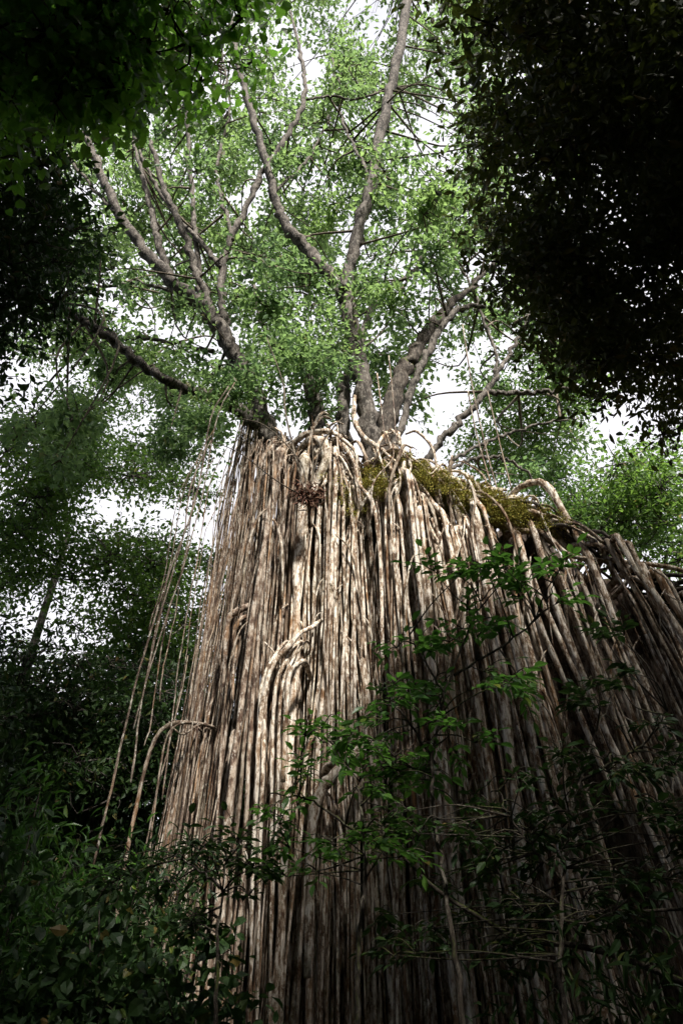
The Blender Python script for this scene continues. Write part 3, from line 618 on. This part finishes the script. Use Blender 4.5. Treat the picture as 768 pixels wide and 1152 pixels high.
# the saplings in front of the curtain
def pinnate(lm, tm, a, b_, leaf, pairs=4, mat=None):
    S = resample([a, (a + b_) / 2 + [0, 0, .04], b_], 8); tube(tm, S, np.linspace(.005, .002, 8), 4)
    d = (b_ - a) / np.linalg.norm(b_ - a); side = np.cross(d, [0, 0, 1.0]); side /= np.linalg.norm(side) + 1e-6; pos = []; dr = []; sz = []
    for k in range(pairs):
        s = .25 + .7 * k / pairs; p = a + (b_ - a) * s
        for q in (-1, 1): pos.append(p + R.randn(3) * .01); dr.append(d * .75 + side * q + R.randn(3) * .2 + [0, 0, -.15]); sz.append(leaf * R.uniform(.7, 1.15))
    pos.append(b_); dr.append(d + [0, 0, -.2]); sz.append(leaf * 1.15)
    leaves(lm, np.array(pos), np.array(dr), np.array(sz), LEAF_M, .35)
def sapling(label, stems, sprays, r, leaf=.105, n=3, mat=M_sap):
    W = [np.array([atR(px, py, rr_) for px, py, rr_ in s]) for s in stems]
    base = W[0][0].copy(); base[2] = 0; t = thing('sapling', label, 'sapling', tuple(base), 'saplings before the curtain'); m = MB(); lm = MB(); nodes = []
    for s, w in enumerate(W):
        if s == 0: w = np.vstack([base, w])
        P = resample(w, 8 * len(w)); P[2:-1] += R.randn(len(P) - 3, 3) * .006; tube(m, P, np.linspace(.022 if s == 0 else .012, .005, len(P)), 6, .1); nodes += list(P[3:])
    A = np.array(nodes)
    for px, py, sp, k in sprays:
        for _ in range(k):
            c = atR(px + R.randn() * sp, py + R.randn() * sp * .6, r + R.uniform(-.5, .5)); d = np.linalg.norm(A - c, axis=1) + .5 * np.clip(A[:, 2] - c[2], 0, 9); a = A[int(np.argmin(d))]
            S = resample([a, (a + c) / 2 + R.randn(3) * .03 + [0, 0, .03], c], 7); tube(m, S, np.linspace(.007, .003, 7), 4)
            for q in range(n):
                dr = (c - a) / (np.linalg.norm(c - a) + .01) + R.randn(3) * .7; dr[2] *= .5; dr /= np.linalg.norm(dr)
                pinnate(lm, m, c, c + dr * leaf * R.uniform(1.6, 2.6), leaf, R.randint(2, 5))
    m.build('stem', M_dark, t, origin=tuple(base)); lm.build('foliage', mat, t, smooth=False, origin=tuple(base))
sapling('tall sapling with bright green leaf sprays crossing the right middle of the curtain',
        [[(520, 1150, 4.6), (500, 1000, 5.0), (485, 880, 5.3), (500, 780, 5.6), (535, 690, 5.9), (560, 650, 6.0)], [(490, 860, 5.4), (450, 800, 5.4), (420, 790, 5.4)], [(500, 780, 5.6), (475, 740, 5.6), (460, 715, 5.6)], [(510, 760, 5.6), (600, 700, 5.8), (625, 650, 5.8)]],
        [(560, 648, 24, 8), (520, 640, 14, 3), (605, 655, 16, 4), (480, 730, 16, 5), (540, 710, 22, 5), (500, 775, 24, 6), (450, 790, 18, 5), (415, 825, 16, 4), (520, 830, 34, 7), (470, 870, 26, 6), (580, 760, 26, 3)], 5.6)
sapling('slender sapling with sparse leaves in front of the pale centre roots',
        [[(400, 1200, 4.4), (405, 1050, 4.8), (410, 960, 5.0), (400, 880, 5.2), (370, 830, 5.3)], [(405, 940, 5.0), (350, 900, 5.1), (320, 895, 5.1)], [(402, 890, 5.2), (440, 850, 5.2)]],
        [(365, 822, 16, 4), (400, 890, 20, 5), (340, 885, 18, 4), (320, 930, 26, 4), (440, 860, 20, 5), (400, 960, 22, 5), (450, 950, 30, 7), (340, 980, 20, 3)], 5.1, .09)
sapling('shaded sapling spreading dark leaves over the lower right roots',
        [[(640, 1200, 4.4), (630, 1050, 4.8), (640, 930, 5.2), (660, 850, 5.5), (690, 780, 5.8)], [(632, 990, 5.0), (580, 930, 5.1), (560, 890, 5.2)], [(650, 880, 5.4), (720, 840, 5.4), (750, 800, 5.4)]],
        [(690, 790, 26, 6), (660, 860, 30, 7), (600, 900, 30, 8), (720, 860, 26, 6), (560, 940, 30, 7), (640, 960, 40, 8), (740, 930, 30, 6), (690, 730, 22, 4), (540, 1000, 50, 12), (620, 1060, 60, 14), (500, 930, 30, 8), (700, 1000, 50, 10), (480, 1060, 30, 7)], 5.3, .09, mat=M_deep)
sapling('small sapling with hanging leaves before the lower left roots',
        [[(240, 1200, 4.6), (245, 1050, 5.0), (255, 960, 5.3)], [(250, 1000, 5.2), (200, 960, 5.2)]],
        [(250, 950, 24, 6), (200, 970, 26, 6), (290, 985, 20, 5), (230, 1040, 30, 6), (150, 990, 30, 5)], 5.2, .09, mat=M_deep)

# bare branch lying through the lower right
t = thing('bare_branch', 'long bare crooked branch with thin forks crossing the lower right roots', 'branch', tuple(atR(455, 965, 5.6)))
m = MB()
for pts, w in (([(455, 965, 5.6), (490, 1000, 5.5), (540, 1032, 5.4), (590, 1058, 5.3), (650, 1064, 5.2), (720, 1085, 5.0), (800, 1120, 4.8)], [3, 5, 6, 7, 8, 9, 9]),
               ([(652, 1038, 5.3), (690, 1030, 5.3), (740, 1024, 5.3), (790, 1022, 5.3)], [3, 4, 4, 4]), ([(655, 955, 5.4), (668, 940, 5.3), (700, 912, 5.3)], [2, 2.5, 2]),
               ([(684, 1030, 5.3), (690, 980, 5.3), (686, 930, 5.3)], [4, 3, 1.5]), ([(688, 975, 5.3), (728, 962, 5.3)], [2.5, 1.2])):
    W = np.array([atR(*p) for p in pts]); n = 6 * len(pts); P = resample(W, n); tube(m, P, rs1([prad(W[k], w[k]) for k in range(len(W))], n) * (1 + .06 * R.randn(n)), 7, .15)
m.build('wood', M_dark, t, origin=tuple(atR(455, 965, 5.6)))

# the dry tuft perched on the curtain
e0 = atY(345, 556, 9.55); t = thing('perched_plant', 'dry reddish tuft with bare stems rooted high on the curtain face', 'plant', tuple(e0)); m = MB(); lm = MB()
for pts, w in (([(345, 565), (322, 470), (318, 430), (300, 380)], 3), ([(346, 560), (362, 500), (385, 470)], 3), ([(344, 560), (310, 540), (270, 510), (235, 495)], 2), ([(345, 560), (338, 520), (300, 480), (268, 470)], 2.2), ([(348, 565), (352, 520), (350, 480)], 2)):
    W = np.array([atY(px, py, 9.5 - .12 * k) for k, (px, py) in enumerate(pts)]); P = resample(W, 16); tube(m, P, np.linspace(prad(W[0], w), prad(W[0], w * .5), 16), 5, .1)
m.build('stem', M_twig, t, origin=tuple(e0))
n = 480; p = e0 + R.randn(n, 3) * [.12, .08, .10]; d = R.randn(n, 3); d[:, 2] -= .8; leaves(lm, p, d, R.uniform(.08, .2, n), (LEAF_S[0] * [.35, 1, 1], LEAF_S[1]))
lm.build('tuft', M_dry, t, smooth=False, origin=tuple(e0))

# ---- forest all round: a few kinds, copied
R.seed(23)
def forest_proto(label, h, cr, n, mat, leaf, loc):
    C = blob((0, 0, h * .72), (cr, cr, h * .3), n) + np.array(loc)
    return tree_at('rainforest_tree', label, loc, C, R.uniform(.8, 1.5, n), leaf, mat, M_dark, .3, 12, 12, group='rainforest trees standing round the clearing', flat=.5, fork=.5, twig=.012)
PR = [forest_proto('tall rainforest tree with a full round crown left of the fig', 17, 3.6, 150, M_back, .17, (-15, 19, 0)),
      forest_proto('rainforest tree with a dark narrow crown far left', 14, 3.0, 130, M_deep, .17, (-17, 10, 0)),
      forest_proto('low dense dark rainforest tree behind the curtain at left', 9, 3.2, 85, M_deep, .16, (-8, 21, 0))]
BUSH = tree_at('understorey_bush', 'dense dark understorey bush behind the left shrubs', (-8.5, 14, 0), blob((0, 0, 2.6), (2.0, 2.0, 2.4), 60) + np.array([-8.5, 14, 0]), R.uniform(.5, .9, 60), .15, M_deep, M_dark, .08, 12, 12, group='dense understorey bushes under the forest trees', cat='bush', flat=.6, fork=.3)
words = ['behind the fig', 'beyond the right end of the curtain', 'behind the viewer, out of view', 'to the left of the clearing', 'to the right of the clearing']
cnt = 0
spots = []
for k in range(26):       # far ring
    a = 2 * math.pi * k / 26 + R.uniform(-.08, .08); rr_ = R.uniform(26, 36); spots.append((math.cos(a) * rr_, 6 + math.sin(a) * rr_, 1.0))
for k in range(9):        # back of the clearing, left side low
    spots.append((-3.5 - 2.2 * k + R.randn() * .4, 24 + R.uniform(-2, 3), .9))
spots += [(-3.8, -9, 1.95), (-10, -8, 1.6), (2.6, -9.5, 1.3), (6.8, -10, 1.38), (-.6, -12, 1.55), (-4.5, -12, 2.0),  (-3, -6, .9), (.8, -6.2, .9), (5, -6, .92), (9, -5, .95), (10.8, -11, 1.3), (11.5, -8, 1.5), (-3.6, -3.0, .66), (.4, -4.2, .66), (4.6, -3.2, .66), (7.5, -.5, .6), (-6, -.5, .66), (11, -1, 1.0), (-10, -4, 1.1), (-12, 2, .9), (12, 6, .95), (14, 13, .9), (-13, 6, .95), (4, -14, 1.2), (-3, -15, 1.2), (-9, 9.5, .6), (15, 20, 1), (10, 23, .9)]  # unseen trees behind the viewer are added to shade the foreground and curtain foot
lastw = {}
for x, y, s in spots:
    proto = PR[R.randint(0, 3)] if not (x < -3 and 20 < y < 28) else PR[2]
    q = topix([x, y, 5])[0] if y > 3 else None
    ang = math.degrees(math.atan2(x, y))
    side = 'behind the viewer, out of view' if y < 0 else ('on the left' if x < -2 else ('on the right' if x > 4 else 'behind the fig'))
    dist_ = 'far' if math.hypot(x, y) > 22 else 'near'
    cnt += 1
    dup(proto, (x, y, 0), R.rand() * 6.28, s * R.uniform(.85, 1.15), 'rainforest tree standing %s %s, one of a ring of similar trees' % (dist_, side))

for k, (x, y, s_) in enumerate([(-11, 12, 1.1), (-6.5, 16, 1.2), (-4.2, 15, 1.1), (-10.5, 17, 1.5), (-7.5, 10.5, .9), (-13, 15, 1.6), (-15, 9, 1.4), (-4.6, 11.4, .8), (-8, 20, 1.9), (-13, 21, 2), (12, 12, 1.5), (11, 17, 1.7), (9.5, 9, .9), (14, 8, 1.5), (-17, 25, 2.2), (17, 24, 2.2), (-3, 19, 1.6), (-5.4, .8, .9), (-6.6, 4.2, 1.0), (6.2, 3.0, .95), (7.8, 5.6, 1.0), (-2.2, -2.8, .7), (2.6, -3, .7)]):  # off-frame bushes around the camera are added to shade the lower corners
    dup(BUSH, (x, y, 0), R.rand() * 6.28, s_, 'dense dark understorey bush growing %s the fig, one of many alike, some out of view' % ('left of' if x < 0 else 'right of'))
# ------------------------------------------------------------------ light, sky, camera
SUN_EL, SUN_AZ = math.radians(46), math.radians(162)      # azimuth clockwise from +Y: behind the viewer, to the right
sd = Vector((math.sin(SUN_AZ) * math.cos(SUN_EL), math.cos(SUN_AZ) * math.cos(SUN_EL), math.sin(SUN_EL)))
w = bpy.data.worlds.new('World'); sc.world = w; w.use_nodes = True; nt = w.node_tree; bg = nt.nodes['Background']
sky = nt.nodes.new('ShaderNodeTexSky'); sky.sky_type = 'NISHITA'; sky.sun_disc = False; sky.sun_elevation = SUN_EL; sky.sun_rotation = SUN_AZ; sky.dust_density = 4; sky.air_density = .8
tc = nt.nodes.new('ShaderNodeTexCoord'); nz = N(nt, 'ShaderNodeTexNoise', i_Scale=2.2, i_Detail=6.0, i_Roughness=.6); nt.links.new(tc.outputs['Generated'], nz.inputs['Vector'])
f = ramp(nt, nz.outputs[0], [(.3, (.65, .65, .65)), (.55, (1, 1, 1))])
sx = N(nt, 'ShaderNodeSeparateXYZ'); nt.links.new(tc.outputs['Generated'], sx.inputs[0])
f = mixc(nt, 1.0, f, ramp(nt, sx.outputs[1], [(0.0, (.05, .05, .05)), (.22, (1, 1, 1))]), 'MULTIPLY')     # white cloud ahead; unseen sky behind is dimmed to lessen fill on the curtain
nt.links.new(mixc(nt, f, sky.outputs[0], (7.4, 7.3, 7.8)), bg.inputs[0]); bg.inputs[1].default_value = .08
ld = bpy.data.lights.new('sun', 'SUN'); ld.energy = 5.0; ld.angle = math.radians(4); ld.color = (1, .96, .90)
lo = bpy.data.objects.new('sun', ld); col.objects.link(lo); lo.rotation_euler = sd.to_track_quat('Z', 'Y').to_euler(); lo.location = (8, -12, 30)

cd = bpy.data.cameras.new('camera'); cam = bpy.data.objects.new('camera', cd); col.objects.link(cam); sc.camera = cam
cam.location = CAM; cam.rotation_euler = (math.radians(90) + PITCH, 0, 0)
cd.sensor_fit = 'VERTICAL'; cd.sensor_height = 36; cd.lens = 24; cd.clip_end = 3000; cd.clip_start = .05
sc.view_settings.view_transform = 'Standard'; sc.view_settings.look = 'None'; sc.view_settings.exposure = 1.1; sc.view_settings.gamma = 1
sc.cycles.max_bounces = 6; sc.cycles.diffuse_bounces = 2; sc.cycles.glossy_bounces = 2; sc.cycles.transmission_bounces = 3
sc.cycles.caustics_reflective = False; sc.cycles.caustics_refractive = False
for o in bpy.data.objects:
    if '_o' in o: del o['_o']
